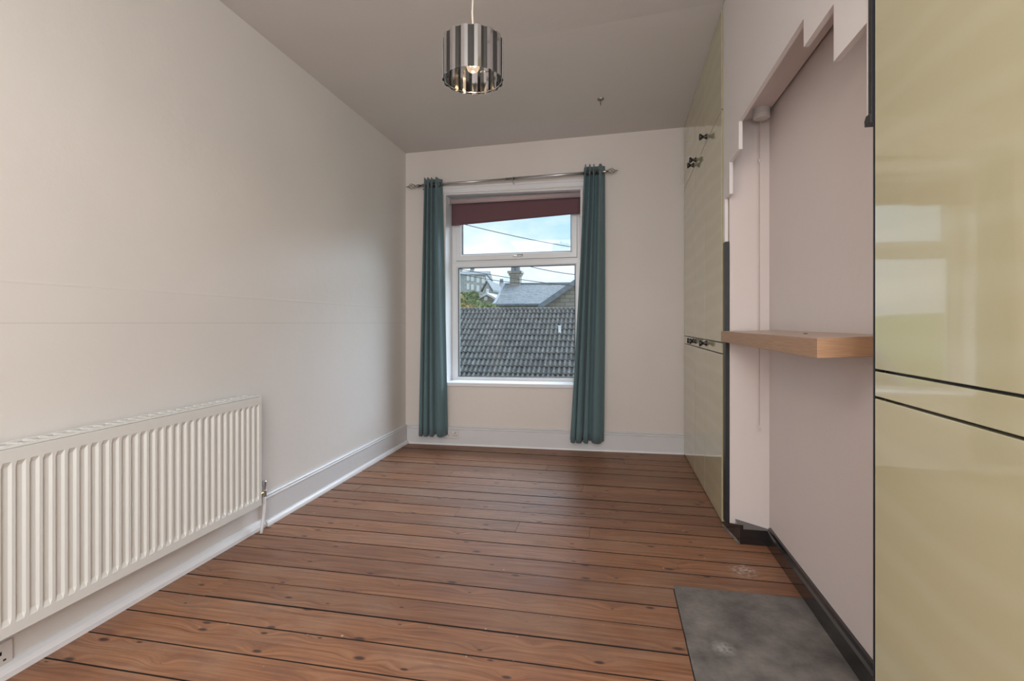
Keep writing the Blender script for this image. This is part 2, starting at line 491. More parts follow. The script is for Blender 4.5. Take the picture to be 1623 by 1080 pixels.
def ring_torus(bm, c, R, r, axis='Y', seg=20, s2=8):
    rings = []
    for i in range(seg):
        a = 2 * PI * i / seg
        ring = []
        for j in range(s2):
            b = 2 * PI * j / s2
            rr = R + r * math.cos(b); h = r * math.sin(b)
            u, w = rr * math.cos(a), rr * math.sin(a)
            p = {'Z': (u, w, h), 'X': (h, u, w), 'Y': (u, h, w)}[axis]
            ring.append(bm.verts.new(Vector(c) + Vector(p)))
        rings.append(ring)
    for i in range(seg):
        for j in range(s2):
            bm.faces.new((rings[i][j], rings[(i + 1) % seg][j], rings[(i + 1) % seg][(j + 1) % s2], rings[i][(j + 1) % s2]))
    return bm

# ------------------------------------------------------------------ room numbers
XL = -1.941                       # left wall
YK, Y0 = 0.03315, 4.5963          # back wall runs slightly out of square
def yb(x, off=0): return Y0 + YK * x + off
XF = 0.617                        # plane of the wardrobe fronts
XN = 0.80                         # wall inside the niche
YR = -1.6                         # wall behind the camera
XR = 1.25
def zc(x, y):                     # the old ceiling rises towards the wardrobes
    u = max(0, min(1, (x - XL) / (XF - XL)))
    zr = 2.863 + .092 * max(0, min(1, (4.617 - y) / 1.6))
    return 2.776 + (zr - 2.776) * u

# ------------------------------------------------------------------ setting
bm = nb(); box(bm, XL - .12, XL, YR - .1, yb(XL) + .3, -.1, 3.05)
setp(obj('wall_left', bm, M['wall_left']), kind='structure')

# back wall with a window hole
OL, OR, OB, OT = -1.555, -0.270, 0.555, 2.372
def bwall_piece(bm, x0, x1, z0, z1, o0=0, o1=.30):
    hexa(bm, [(x0, yb(x0, o0), z0), (x1, yb(x1, o0), z0), (x1, yb(x1, o1), z0), (x0, yb(x0, o1), z0),
              (x0, yb(x0, o0), z1), (x1, yb(x1, o0), z1), (x1, yb(x1, o1), z1), (x0, yb(x0, o1), z1)])
bm = nb()
bwall_piece(bm, XL - .1, OL, -.1, 3.05); bwall_piece(bm, OR, XR + .1, -.1, 3.05)
bwall_piece(bm, OL, OR, -.1, OB); bwall_piece(bm, OL, OR, OT, 3.05)
setp(obj('wall_back', bm, M['wall']), kind='structure')
bm = nb(); box(bm, XR, XR + .1, YR - .1, 4.6, -.1, 3.05)
setp(obj('wall_right', bm, M['wall']), kind='structure')
# rear wall, with the opening of the assumed second window
bm = nb()
RX0, RX1, RZ0, RZ1 = -.37, 1.13, .88, 2.56
box(bm, XL - .1, RX0, YR - .12, YR, -.1, 3.05); box(bm, RX1, XR + .1, YR - .12, YR, -.1, 3.05)
box(bm, RX0, RX1, YR - .12, YR, -.1, RZ0); box(bm, RX0, RX1, YR - .12, YR, RZ1, 3.05)
setp(obj('wall_rear', bm, M['wall']), kind='structure')
# ceiling
bm = nb()
xs = [XL - .1, XL, -1.3, -.65, 0, XF, XR + .1]; ys = [YR - .1, 0, 1.5, 3.0, 3.4, 3.8, 4.2, 4.65, 4.95]
g = [[bm.verts.new((x, y, zc(x, y))) for x in xs] for y in ys]
g2 = [[bm.verts.new((x, y, 3.06)) for x in xs] for y in ys]
for j in range(len(ys) - 1):
    for i in range(len(xs) - 1):
        bm.faces.new((g[j][i], g[j][i + 1], g[j + 1][i + 1], g[j + 1][i]))
        bm.faces.new((g2[j][i], g2[j + 1][i], g2[j + 1][i + 1], g2[j][i + 1]))
for j in range(len(ys) - 1):
    bm.faces.new((g[j][0], g[j + 1][0], g2[j + 1][0], g2[j][0])); bm.faces.new((g[j][-1], g2[j][-1], g2[j + 1][-1], g[j + 1][-1]))
for i in range(len(xs) - 1):
    bm.faces.new((g[0][i], g2[0][i], g2[0][i + 1], g[0][i + 1])); bm.faces.new((g[-1][i], g[-1][i + 1], g2[-1][i + 1], g2[-1][i]))
setp(obj('ceiling', bm, M['ceil'], smooth=False), kind='structure')

# chimney breast: niche wall with its return towards the far wardrobe
bm = nb()
prism(bm, [(XN, 1.40, -.05), (XN, 2.818, -.05), (.637, 2.955, -.05), (.637, 3.055, -.05), (XR - .002, 3.055, -.05), (XR - .002, 1.40, -.05)], (0, 0, 3.05))
setp(obj('wall_niche', bm, M['niche']), kind='structure')

# floor: dark void below, boards laid on top as parts, hearth slab let in
bm = nb(); box(bm, XL - .1, XR + .1, YR - .1, 4.95, -.12, -.028)
floor = setp(obj('floor', bm, M['dark']), kind='structure')
PITCH, YJ = .148, 1.380
HX0, HY0, HY1 = .262, .45, 2.302      # hearth slab
cuts = {3: [-1.682], 10: [-.922], 9: [-.521, -.119], 17: [-.507], 12: [-1.729], -1: [-1.35], 6: [.9], 14: [-.2], 15: [-1.2], 19: [.1], -3: [-.3], -6: [-1.1, .3], -9: [-.4], -13: [0.0], -16: [-1.0]}
k0 = math.floor((YR - YJ) / PITCH); k1 = math.ceil((yb(0) - YJ) / PITCH)
for k in range(k0, k1 + 1):
    ya = max(YJ + k * PITCH, YR) + .0030; yz = min(YJ + (k + 1) * PITCH, 4.66) - random.uniform(.0028, .0062)
    if yz - ya < .01: continue
    mid = (ya + yz) / 2
    xe = XR
    spans = [(XL + .002, xe)]
    if HY0 < mid < HY1: spans = [(XL + .002, HX0 - .003)]
    if HY0 < mid < HY1 and yz > HY1: pass
    if mid < HY1 and mid > 1.4 and False: pass
    xs_ = sorted(cuts.get(k, []))
    for (a, b) in spans:
        cur = a
        for cx in xs_ + [b]:
            if cx <= cur or cx > b: continue
            bm = nb(); dz = random.uniform(-.0012, .0012)
            e0 = random.uniform(-.0007, .0007); e1 = random.uniform(-.0007, .0007)
            x1_ = cx - (.0015 if cx != b else 0)
            hexa(bm, [(cur, ya + e0, -.027), (x1_, ya + e1, -.027), (x1_, yz + e1, -.027), (cur, yz + e0, -.027),
                      (cur, ya + e0, dz), (x1_, ya + e1, dz), (x1_, yz + e1, dz), (cur, yz + e0, dz)])
            fb = obj('floorboard', bm, M['boards'], floor)
            fb.data.materials.append(M['grime'])
            for p_ in fb.data.polygons:
                if abs(p_.normal.z) < .5: p_.material_index = 1
            cur = cx
bm = nb(); box(bm, HX0, XN - .0, HY0, HY1 - .004, -.027, .0005)
for v in bm.verts: v.co.x += random.uniform(-.002, .002)
slab = setp(obj('hearth_slab', bm, M['concrete'], bevel=.003), 'rough grey concrete hearth slab let into the floorboards beside the niche', 'hearth')

# skirtings
def skirt_profile(t=.018, h=.178):
    return [(0, 0), (t, 0), (t, h - .032), (t + .004, h - .028), (t + .004, h - .022), (t - .003, h - .016), (t + .003, h - .008), (t - .004, h), (0, h)]
def extr_profile(name, prof, p0, p1, nrm, m, parent=None, z0=0.0):
    bm = nb()
    pts = [Vector(p0) + Vector(nrm) * d + Vector((0, 0, z0 + h)) for d, h in prof]
    prism(bm, pts, Vector(p1) - Vector(p0))
    return obj(name, bm, m, parent)
YS = 2.513
setp(extr_profile('baseboard_left', skirt_profile(), (XL, YS, 0), (XL, yb(XL), 0), (1, 0, 0), M['white2']), kind='structure')
setp(extr_profile('baseboard_back', skirt_profile(), (XL + .02, yb(XL + .02), 0), (XF - .0, yb(XF), 0), (0, -1, 0), M['white2']), kind='structure')
q = [(0, 0), (.022, 0)] + [(.022 * math.cos(a), .030 * math.sin(a)) for a in [PI * i / 12 for i in range(1, 6)]] + [(0, .030)]
setp(extr_profile('trim_1', q, (XL + .018, YS, 0), (XL + .018, yb(XL) - .018, 0), (1, 0, 0), M['white']), kind='structure')
q2 = [(0, 0), (.030, 0), (.030, .018), (.022, .034), (.008, .044), (0, .046)]
setp(extr_profile('trim_2', q2, (XL, YR, 0), (XL, YS - .004, 0), (1, 0, 0), M['white']), kind='structure')
q3 = [(0, 0), (.012, 0), (.008, .010), (0, .014)]
setp(extr_profile('trim_3', q3, (XL + .04, yb(XL + .04) - .018, 0), (XF - .0, yb(XF) - .018, 0), (0, -1, 0), M['white']), kind='structure')
# black skirting inside the niche: along the wall, across the return, and a raking block
bb = empty('baseboard_niche', (0, 0, 0), kind='structure')
bm = nb(); pts = [Vector((XN - d, 1.40, h)) for d, h in [(0, 0), (.020, 0), (.020, .070), (.014, .080), (.010, .094), (0, .096)]]
prism(bm, pts, (0, 1.395, 0)); obj('skirting_board', bm, M['black'], bb)
bm = nb(); prism(bm, [(.652, 2.795, 0), (.799, 2.795, 0), (.799, 2.829, 0), (.660, 2.934, 0)], (0, 0, .078)); obj('skirting_board', bm, M['black'], bb)
bm = nb(); hexa(bm, [(.652, 2.793, 0), (.668, 2.793, 0), (.632, 3.03, 0), (.618, 3.03, 0), (.652, 2.793, .100), (.668, 2.793, .100), (.632, 3.03, .022), (.618, 3.03, .022)]); obj('skirting_board', bm, M['black'], bb)
bm = nb(); hexa(bm, [(.645, 2.791, 0), (.6515, 2.791, 0), (.6175, 3.03, 0), (.612, 3.03, 0), (.649, 2.791, .010), (.6515, 2.791, .010), (.6175, 3.03, .010), (.616, 3.03, .010)]); obj('edge_bead', bm, M['concrete'], bb)

# timber trim above the window and the lining of the reveal
tp = [(0, 0), (.014, 0), (.018, .008), (.018, .040), (.026, .048), (.026, .060), (0, .062)]
setp(extr_profile('trim_4', tp, (OL - .02, yb(OL - .02), OT), (OR + .02, yb(OR + .02), OT + .012), (0, -1, 0), M['white']), kind='structure')
bm = nb()
def lining(x0, x1, z0, z1, o0=.003, o1=.26): bwall_piece(bm, x0, x1, z0, z1, o0, o1)
lining(OL, OL + .010, OB, OT); lining(OR - .010, OR, OB, OT); lining(OL + .01, OR - .01, OT - .010, OT)
setp(obj('trim_5', bm, M['white']), kind='structure')

# ------------------------------------------------------------------ window
win = empty('window_1', (-.92, yb(-.92) + .23, .6), kind='structure')
WK = .012
def zt(x, z): return z + WK * (x + .9) * (1 if z > 1.0 else .6)
def wbar(bm, x0, x1, z0, z1, o0, o1, ch=0):
    P = []
    for z_ in (0, 1):
        for (x, o) in ((x0, o0), (x1, o0), (x1, o1), (x0, o1)):
            P.append((x, yb(x, o), zt(x, (z0, z1)[z_])))
    hexa(bm, P)
def frame_mesh(x0, x1, z0, z1, t, o0, o1, tb=None, tt=None):
    tb = t if tb is None else tb; tt = t if tt is None else tt
    bm = nb()
    outer = [(x0, z0), (x1, z0), (x1, z1), (x0, z1)]
    inner = [(x0 + t, z0 + tb), (x1 - t, z0 + tb), (x1 - t, z1 - tt), (x0 + t, z1 - tt)]
    inner2 = [(x0 + t + .012, z0 + tb + .012), (x1 - t - .012, z0 + tb + .012), (x1 - t - .012, z1 - tt - .012), (x0 + t + .012, z1 - tt - .012)]
    loops = []
    for pl, o in ((outer, o1), (outer, o0), (inner, o0), (inner2, o0 + .014), (inner2, o1)):
        loops.append([bm.verts.new((x, yb(x, o), zt(x, z))) for x, z in pl])
    for a in range(5):
        A, B = loops[a], loops[(a + 1) % 5]
        for i in range(4):
            bm.faces.new((A[i], A[(i + 1) % 4], B[(i + 1) % 4], B[i]))
    return bm
WX0, WX1 = OL + .012, OR - .012
obj('outer_frame', frame_mesh(WX0, WX1, .592, 1.745, .048, .19, .26, tb=.022, tt=.036), M['upvc'], win)
obj('outer_frame', frame_mesh(WX0, WX1, 1.746, OT - .012, .038, .19, .26, tb=.010), M['upvc'], win)
sash = obj('sash', frame_mesh(WX0 + .044, WX1 - .044, 1.765, OT - .055, .042, .175, .235, tb=.046), M['upvc'], win)
bm = nb(); wbar(bm, WX0 + .088, WX1 - .088, 1.82, OT - .10, .205, .215); obj('glass_pane', bm, M['glass'], win)
bm = nb(); wbar(bm, WX0 + .056, WX1 - .056, .622, 1.699, .215, .225); obj('glass_pane', bm, M['glass'], win)
for (a, b, c_, d) in ((WX0 + .098, WX1 - .098, 1.823, OT - .11), (WX0 + .060, WX1 - .060, .626, 1.697)):
    bm = nb()
    w = .006
    for r4 in ((a, a + w, c_, d), (b - w, b, c_, d), (a, b, c_, c_ + w), (a, b, d - w, d)):
        wbar(bm, *r4, .2035, .230)
    obj('gasket', bm, M['gasket'], win)
# handle on the top sash
hx, hz = -.885, 1.795
hd = nb(); wbar(hd, hx - .045, hx + .045, hz - .010, hz + .010, .160, .176)
h_ = obj('sash_handle', hd, M['steel'], sash, bevel=.003)
bm = nb(); tube(bm, [(hx, yb(hx, .16), hz), (hx, yb(hx, .142), hz), (hx + .02, yb(hx, .138), hz + .004), (hx + .055, yb(hx, .138), hz + .006)], .006, 8)
obj('sash_lever', bm, M['steel'], sash)
# sill
bm = nb()
x0, x1 = OL + .004, OR - .004
hexa(bm, [(x0, yb(x0, -.018), .552), (x1, yb(x1, -.018), .556), (x1, yb(x1, .25), .552), (x0, yb(x0, .25), .556),
          (x0, yb(x0, -.018), .588), (x1, yb(x1, -.018), .590), (x1, yb(x1, .25), .596), (x0, yb(x0, .25), .594)])
obj('window_sill', bm, M['white'], win, bevel=.006)

# assumed rear window, unseen behind the camera (its daylight is the added area light)
w2 = empty('window_2', (.38, YR - .06, .6), kind='structure')
bm = nb()
for b4 in ((RX0, RX0 + .06, RZ0, RZ1), (RX1 - .06, RX1, RZ0, RZ1), (RX0 + .06, RX1 - .06, RZ0, RZ0 + .06), (RX0 + .06, RX1 - .06, RZ1 - .06, RZ1), (.35, .41, RZ0 + .06, RZ1 - .06)):
    box(bm, b4[0], b4[1], YR - .09, YR - .03, b4[2], b4[3])
obj('outer_frame', bm, M['upvc'], w2)
for (a, b) in ((RX0 + .06, .35), (.41, RX1 - .06)):
    bm = nb(); box(bm, a, b, YR - .065, YR - .055, RZ0 + .06, RZ1 - .06); obj('glass_pane', bm, M['glass'], w2)

# ------------------------------------------------------------------ fitted wardrobes
def make_knob(bmk, y, z):
    prof = [(.018, 0), (.019, -.004), (.010, -.015), (.0095, -.024), (.019, -.034), (.0225, -.041), (.019, -.048), (.008, -.050)]
    return lathe(bmk, [(r, h) for r, h in prof], (XF, y, z), 'X', 20)
Z_R0, Z_R1, Z_T = .972, 1.037, 2.376
def zT(y): return Z_T - .040 * max(0, y - 3.06)
def wardrobe(name, ys, ztop, label, knobs, back=XR - .004):
    y0, y1 = ys[0], ys[-1]
    root = empty(name, ((XF + back) / 2, (y0 + y1) / 2, 0), label, 'wardrobe')
    bm = nb(); box(bm, XF + .022, back, y0 + .004, y1 - .004, 0.012, ztop - .002)
    for v in bm.verts: pass
    obj('carcass', bm, M['blackmat'], root)
    g = .0026
    for i in range(len(ys) - 1):
        a, b = ys[i] + g, ys[i + 1] - g
        for kind, z0, z1 in (('door', .010, Z_R0 - .003), ('rail_panel', Z_R0 + .003, Z_R1 - .003), ('door', Z_R1 + .003, Z_T - .003), ('top_door', Z_T + .003, ztop)):
            bm = nb()
            if kind == 'top_door':
                za, zb = zc(XF, a) - .004, zc(XF, b) - .004
                t0, t1 = zT(a) + .003, zT(b) + .003
                hexa(bm, [(XF, a, t0), (XF + .020, a, t0), (XF + .020, b, t1), (XF, b, t1), (XF, a, za), (XF + .020, a, za), (XF + .020, b, zb), (XF, b, zb)])
            elif kind == 'door' and z0 > .5:
                t0, t1 = zT(a) - .003, zT(b) - .003
                hexa(bm, [(XF, a, z0), (XF + .020, a, z0), (XF + .020, b, z0), (XF, b, z0), (XF, a, t0), (XF + .020, a, t0), (XF + .020, b, t1), (XF, b, t1)])
            else:
                box(bm, XF, XF + .020, a, b, z0, z1)
            d = obj(kind, bm, M['lam'], root, bevel=.0012)
            kn = knobs.get((i, kind))
            if kn and not (kind == 'door' and z0 > .5):
                bm = nb(); make_knob(bm, kn[0], kn[1])
                obj('knob', bm, M['knob'], d, smooth=True)
    return root
zt_far = 2.86
wf = wardrobe('fitted_wardrobe', [3.062, 3.60, 4.02, 4.600], 2.86,
    'tall cream gloss fitted wardrobe in the far corner beside the window wall', {
    (0, 'rail_panel'): (3.53, 1.014), (1, 'rail_panel'): (3.965, 1.012), (2, 'rail_panel'): (4.075, 1.012),
    (0, 'top_door'): (3.53, 2.388), (1, 'top_door'): (3.965, 2.372), (2, 'top_door'): (4.075, 2.366)})
wn_ = wardrobe('fitted_wardrobe', [-.15, .35, .85, 1.352], 2.93,
    'near cream gloss fitted wardrobe filling the right edge of the view', {
    (0, 'rail_panel'): (.30, 1.006), (1, 'rail_panel'): (.42, 1.006)})
# black edge line of the near wardrobe
bm = nb(); box(bm, XF - .0005, XF + .022, 1.3525, 1.3575, 0.0, 2.93)
obj('edge_strip', bm, M['blackmat'], wn_)
# black edging strips of the niche
bm = nb(); box(bm, XF - .001, .636, 2.958, 3.020, 0.040, 1.600)
setp(obj('edging_strip', bm, M['blackmat'], bevel=.002), 'black vertical edging strip between the far wardrobe and the niche', 'trim')
bm = nb(); box(bm, XF - .004, .634, 1.3585, 1.3725, 1.655, 2.93)
es = setp(obj('edging_strip', bm, M['blackmat']), 'black vertical edging strip beside the near wardrobe above the wooden shelf', 'trim')
bm = nb(); prism(bm, [(XF - .006, 1.3590, 1.634), (XF - .006, 1.3590, 1.656), (XF - .006, 1.380, 1.656), (XF - .006, 1.388, 1.646), (XF - .006, 1.386, 1.632)], (.022, 0, 0))
obj('end_cap', bm, M['blackmat'], es)

# stepped fascia over the niche
prof = [(1.374, 1.658), (1.389, 1.658), (1.389, 1.892), (1.578, 1.892), (1.578, 2.056), (1.806, 2.056), (1.806, 2.150), (2.667, 2.150),
        (2.667, 2.012), (2.870, 2.012), (2.870, 1.842), (2.985, 1.842), (2.985, 1.602), (3.026, 1.602), (3.026, 2.946), (1.374, 2.946)]
bm = nb()
prism(bm, [(XF, y, z) for y, z in prof], (.0175, 0, 0))
setp(obj('niche_fascia', bm, M['fascia']), 'pale painted fascia board with a stepped lower edge over the niche', 'fascia')
bm = nb(); box(bm, .6355, XN - .012, 1.42, 2.82, 2.235, 2.253)
# bevel the far end to the slanted return
for v in bm.verts:
    if v.co.y > 2.8 and v.co.x < .7: v.co.y = 2.945
sof = setp(obj('niche_soffit', bm, M['niche']), 'painted board ceiling the niche behind the stepped fascia', 'panel')
bm = nb(); box(bm, .6355, XN, 1.361, 1.378, .0, 2.90)
wnp = setp(obj('niche_side_panel', bm, M['niche']), 'painted side panel of the niche against the near wardrobe', 'panel')

# shelf
bm = nb()
zt1, zt0, th = 1.103, 1.113, .058
fp = [(.597, 1.640), (.597, 2.985), (.612, 2.985), (XN - .001, 2.700), (XN - .001, 1.640)]
prism(bm, [(x, y, (zt1 + (zt0 - zt1) * (x - .597) / .2) - th) for x, y in fp], (0, 0, th))
shelf = setp(obj('wooden_shelf', bm, M['beech'], bevel=.0015), 'thick beech effect shelf fixed across the pink niche', 'shelf')
bm = nb()
fp2 = [(.5985, 1.6415), (.5985, 2.984), (.611, 2.984), (XN - .0015, 2.6985), (XN - .0015, 1.6415)]
prism(bm, [(x, y, zt1 + (zt0 - zt1) * (x - .597) / .2 + .0002) for x, y in fp2], (0, 0, .0008))
obj('shelf_top', bm, M['shelf_top'], shelf)
bm = nb(); lathe(bm, [(.007, 0), (.007, .0015), (.004, .002)], (.70, 2.03, 1.1095), 'Z', 12)
obj('screw_hole_cap', bm, M['hole'], shelf)

# pull cord switch
pc = empty('pull_cord_switch', (.745, 2.79, 2.235), 'round white pull cord switch with long cord in the niche corner', 'switch')
bm = nb(); lathe(bm, [(.040, 0), (.040, -.022), (.038, -.024), (.038, -.027), (.041, -.029), (.040, -.046), (.034, -.050), (.010, -.052)], (.742, 2.745, 2.2345), 'Z', 28)
obj('switch_body', bm, M['plastic'], pc, smooth=False)
bm = nb(); tube(bm, [(.742, 2.762, 2.185), (.744, 2.785, 2.05), (.745, 2.792, 1.9), (.746, 2.794, .62)], .0020, 6)
obj('cord', bm, M['cord2'], pc)
bm = nb(); lathe(bm, [(.002, .010), (.006, .006), (.006, -.006), (.002, -.010)], (.7445, 2.789, 1.985), 'Z', 12); obj('cord_joiner', bm, M['plastic'], pc)
bm = nb()
for a, b in (((-.010, 0), (.010, 0)), ((.010, 0), (0, .026)), ((0, .026), (-.010, 0))):
    tube(bm, [(.746 + a[0], 2.794, .592 + a[1]), (.746 + b[0], 2.794, .592 + b[1])], .0022, 6)
obj('pull_handle', bm, M['plastic'], pc)

# ------------------------------------------------------------------ radiator
RXF, RY0, RY1, RZB, RZT_ = -1.835, .95, 2.372, .176, .757
rad = empty('radiator', ((XL + RXF) / 2, (RY0 + RY1) / 2, RZB), 'white fluted panel radiator fixed low on the left wall', 'radiator')
bm = nb()
# profile along y: alternating shallow channels, ends closed with sloping shoulders
n = int(round((RY1 - RY0 - .03) / .0392))
ym = RY0 + .016
pitch = (RY1 - RY0 - .032) / n
cols = [(RY0, 0), (ym, 0)]
for i in range(n):
    y = ym + i * pitch
    cols += [(y + pitch * .18, 0), (y + pitch * .32, 1), (y + pitch * .78, 1), (y + pitch * .92, 0)]
cols += [(RY1 - .016, 0), (RY1, 0)]
D = .0085
rows = [(RZB, 0), (RZB + .034, 0), (RZB + .052, 1), (RZT_ - .056, 1), (RZT_ - .040, 0), (RZT_, 0)]
# raised ribs are proud; pressed channels recede
grid = [[bm.verts.new((RXF - (D if (c_[1] and r_[1]) else 0), c_[0], r_[0])) for c_ in cols] for r_ in rows]
for j in range(len(rows) - 1):
    for i in range(len(cols) - 1):
        bm.faces.new((grid[j][i], grid[j][i + 1], grid[j + 1][i + 1], grid[j + 1][i]))
back = [[bm.verts.new((RXF - .014, y, z)) for y in (RY0, RY1)] for z in (RZB, RZT_)]
bm.faces.new((back[0][0], back[1][0], back[1][1], back[0][1]))
bm.faces.new([grid[0][i] for i in range(len(cols))] + [back[0][1], back[0][0]])
bm.faces.new([grid[-1][i] for i in reversed(range(len(cols)))] + [back[1][0], back[1][1]])
bm.faces.new([grid[j][0] for j in reversed(range(len(rows)))] + [back[0][0], back[1][0]])
bm.faces.new([grid[j][-1] for j in range(len(rows))] + [back[1][1], back[0][1]])
obj('front_panel', bm, M['rad'], rad)
bm = nb(); box(bm, XL + .022, XL + .034, RY0 + .004, RY1 - .004, RZB + .004, RZT_ - .004); obj('back_panel', bm, M['rad'], rad)
bm = nb(); box(bm, XL + .020, RXF - .0145, RY1 - .003, RY1 + .001, RZB + .02, RZT_ + .001)
obj('side_panel', bm, M['rad'], rad)
bm = nb(); box(bm, XL + .020, RXF - .0145, RY0 - .001, RY0 + .003, RZB + .02, RZT_ + .001)
obj('side_panel', bm, M['rad'], rad)
# top grille: two rails, cross bars between
bm = nb()
gx0, gx1 = XL + .018, RXF - .008
zt_ = RZT_ + .0015
box(bm, gx0, gx0 + .008, RY0, RY1, zt_, zt_ + .007); box(bm, gx1 - .012, gx1, RY0, RY1, zt_, zt_ + .006)
box(bm, (gx0 + gx1) / 2 - .003, (gx0 + gx1) / 2 + .003, RY0, RY1, zt_, zt_ + .004)
yy = RY0
while yy < RY1:
    box(bm, gx0 + .008, gx1 - .012, yy, min(yy + .011, RY1), zt_, zt_ + .005); yy += .046
obj('top_grille', bm, M['rad'], rad)
bm = nb(); box(bm, XL + .036, RXF - .016, RY0 + .03, RY1 - .03, RZB + .03, RZT_ - .06)
obj('convector_core', bm, M['rad'], rad)
for yy in (RY0 + .25, RY1 - .25):
    bm = nb(); box(bm, XL + .0005, XL + .0215, yy, yy + .04, RZB + .1, RZT_ - .1); obj('wall_bracket', bm, M['rad'], rad)
# lockshield valve and pipe
vx, vy = -1.880, RY1 + .080
bm = nb(); tube(bm, [(vx, RY1 - .002, RZB + .038), (vx, vy, RZB + .038)], .010, 12); obj('valve_union', bm, M['brass'], rad, smooth=False)
bm = nb(); lathe(bm, [(.009, -.022), (.012, -.018), (.012, .012), (.008, .016), (.008, .034), (.011, .036), (.011, .060), (.007, .066)], (vx, vy, RZB + .038), 'Z', 14)
obj('valve_body', bm, M['steel'], rad, smooth=False)
bm = nb(); tube(bm, [(vx, vy, RZB + .018), (vx, vy, .11), (vx + .002, vy - .016, .05), (vx + .004, vy - .030, .001)], .0085, 12)
obj('pipe', bm, M['white'], rad, smooth=True)

# ------------------------------------------------------------------ sockets
def socket(origin, u, nrm, w, h, label):
    """u: direction along the wall, nrm: out of wall"""
    u, nrm, o = Vector(u).normalized(), Vector(nrm).normalized(), Vector(origin)
    root = empty('wall_socket', o, label, 'socket')
    Z = Vector((0, 0, 1))
    def bx(a0, a1, d0, d1, z0, z1, name, m, bev=0):
        bm = nb()
        P = [o + u * a + nrm * d + Z * z for z in (z0, z1) for a, d in ((a0, d0), (a1, d0), (a1, d1), (a0, d1))]
        hexa(bm, P); return obj(name, bm, m, root, bevel=bev)
    bx(-w / 2, w / 2, .0004, .011, -h / 2, h / 2, 'face_plate', M['plastic'], .003)
    for sx in (-1, 1):
        cx = sx * w * .26
        bx(cx * .55 - .006, cx * .55 + .006, .0112, .0155, h * .16, h * .36, 'switch_rocker', M['white'], .001)
        bx(cx - .003, cx + .003, .0111, .0116, h * .06, h * .20, 'pin_hole', M['hole'])
        for s2 in (-1, 1):
            bx(cx + s2 * .011 - .004, cx + s2 * .011 + .004, .0111, .0116, -h * .20, -h * .13, 'pin_hole', M['hole'])
    return root
xs_ = -1.481
socket((xs_, yb(xs_) - .018, .104), (1, YK, 0), (0, -1, 0), .146, .084, 'white double socket on the skirting partly behind the left curtain')
socket((XL, 1.228, .072), (0, 1, 0), (1, 0, 0), .146, .086, 'white double socket under the radiator at the left edge')

# ------------------------------------------------------------------ curtain rod
def rz(x): return 2.431 + (x + 1.891) * (2.489 - 2.431) / 1.945
RO = -.085
def rp(x, dy=0, dz=0): return (x, yb(x, RO) + dy, rz(x) + dz)
rod = empty('curtain_rod', (-.9, yb(-.9, RO), 2.45), 'thin brushed steel curtain rod with twisted cage finials above the window', 'curtain rod')
bm = nb(); tube(bm, [rp(-1.775), rp(-.95)], .0105, 16); obj('rod', bm, M['steel'], rod, smooth=True)
bm = nb(); tube(bm, [rp(-.95), rp(-.075)], .0125, 16); obj('rod', bm, M['steel'], rod, smooth=True)
def finial(x0, sgn):
    f = nb()
    tube(f, [rp(x0 - sgn * .005), rp(x0 + sgn * .018)], .014, 14)
    tube(f, [rp(x0 + sgn * .018), rp(x0 + sgn * .028), rp(x0 + sgn * .036)], [.008, .011, .006], 12)
    o = obj('finial', f, M['antique'], rod, smooth=False)
    b = nb()
    for w in range(4):
        pts = []
        for i in range(15):
            t = i / 14; a = w * PI / 2 + t * PI * 1.0
            R = .003 + .021 * math.sin(PI * t) ** .8
            pts.append(rp(x0 + sgn * (.036 + .066 * t), R * math.cos(a), R * math.sin(a)))
        tube(b, pts, .0024, 6)
    obj('cage', b, M['antique'], o, smooth=True)
    b = nb(); tube(b, [rp(x0 + sgn * .100), rp(x0 + sgn * .110), rp(x0 + sgn * .128)], [.005, .006, .0015], 10)
    obj('tip', b, M['antique'], o, smooth=True)
finial(-1.775, -1); finial(-.075, 1)
for bx_ in (-.882, -1.735, -.105):
    b = nb()
    tube(b, [(bx_, yb(bx_) - .001, rz(bx_) - .035), (bx_, yb(bx_) - .006, rz(bx_) - .035)], .016, 14)
    tube(b, [(bx_, yb(bx_) - .005, rz(bx_) - .035), (bx_, yb(bx_, RO) + .01, rz(bx_) - .035), (bx_, yb(bx_, RO), rz(bx_) - .028), (bx_, yb(bx_, RO), rz(bx_) - .0135)], .005, 8)
    ring_torus(b, rp(bx_), .0155, .003, 'X', 18, 6)
    obj('bracket', b, M['steel'], rod)

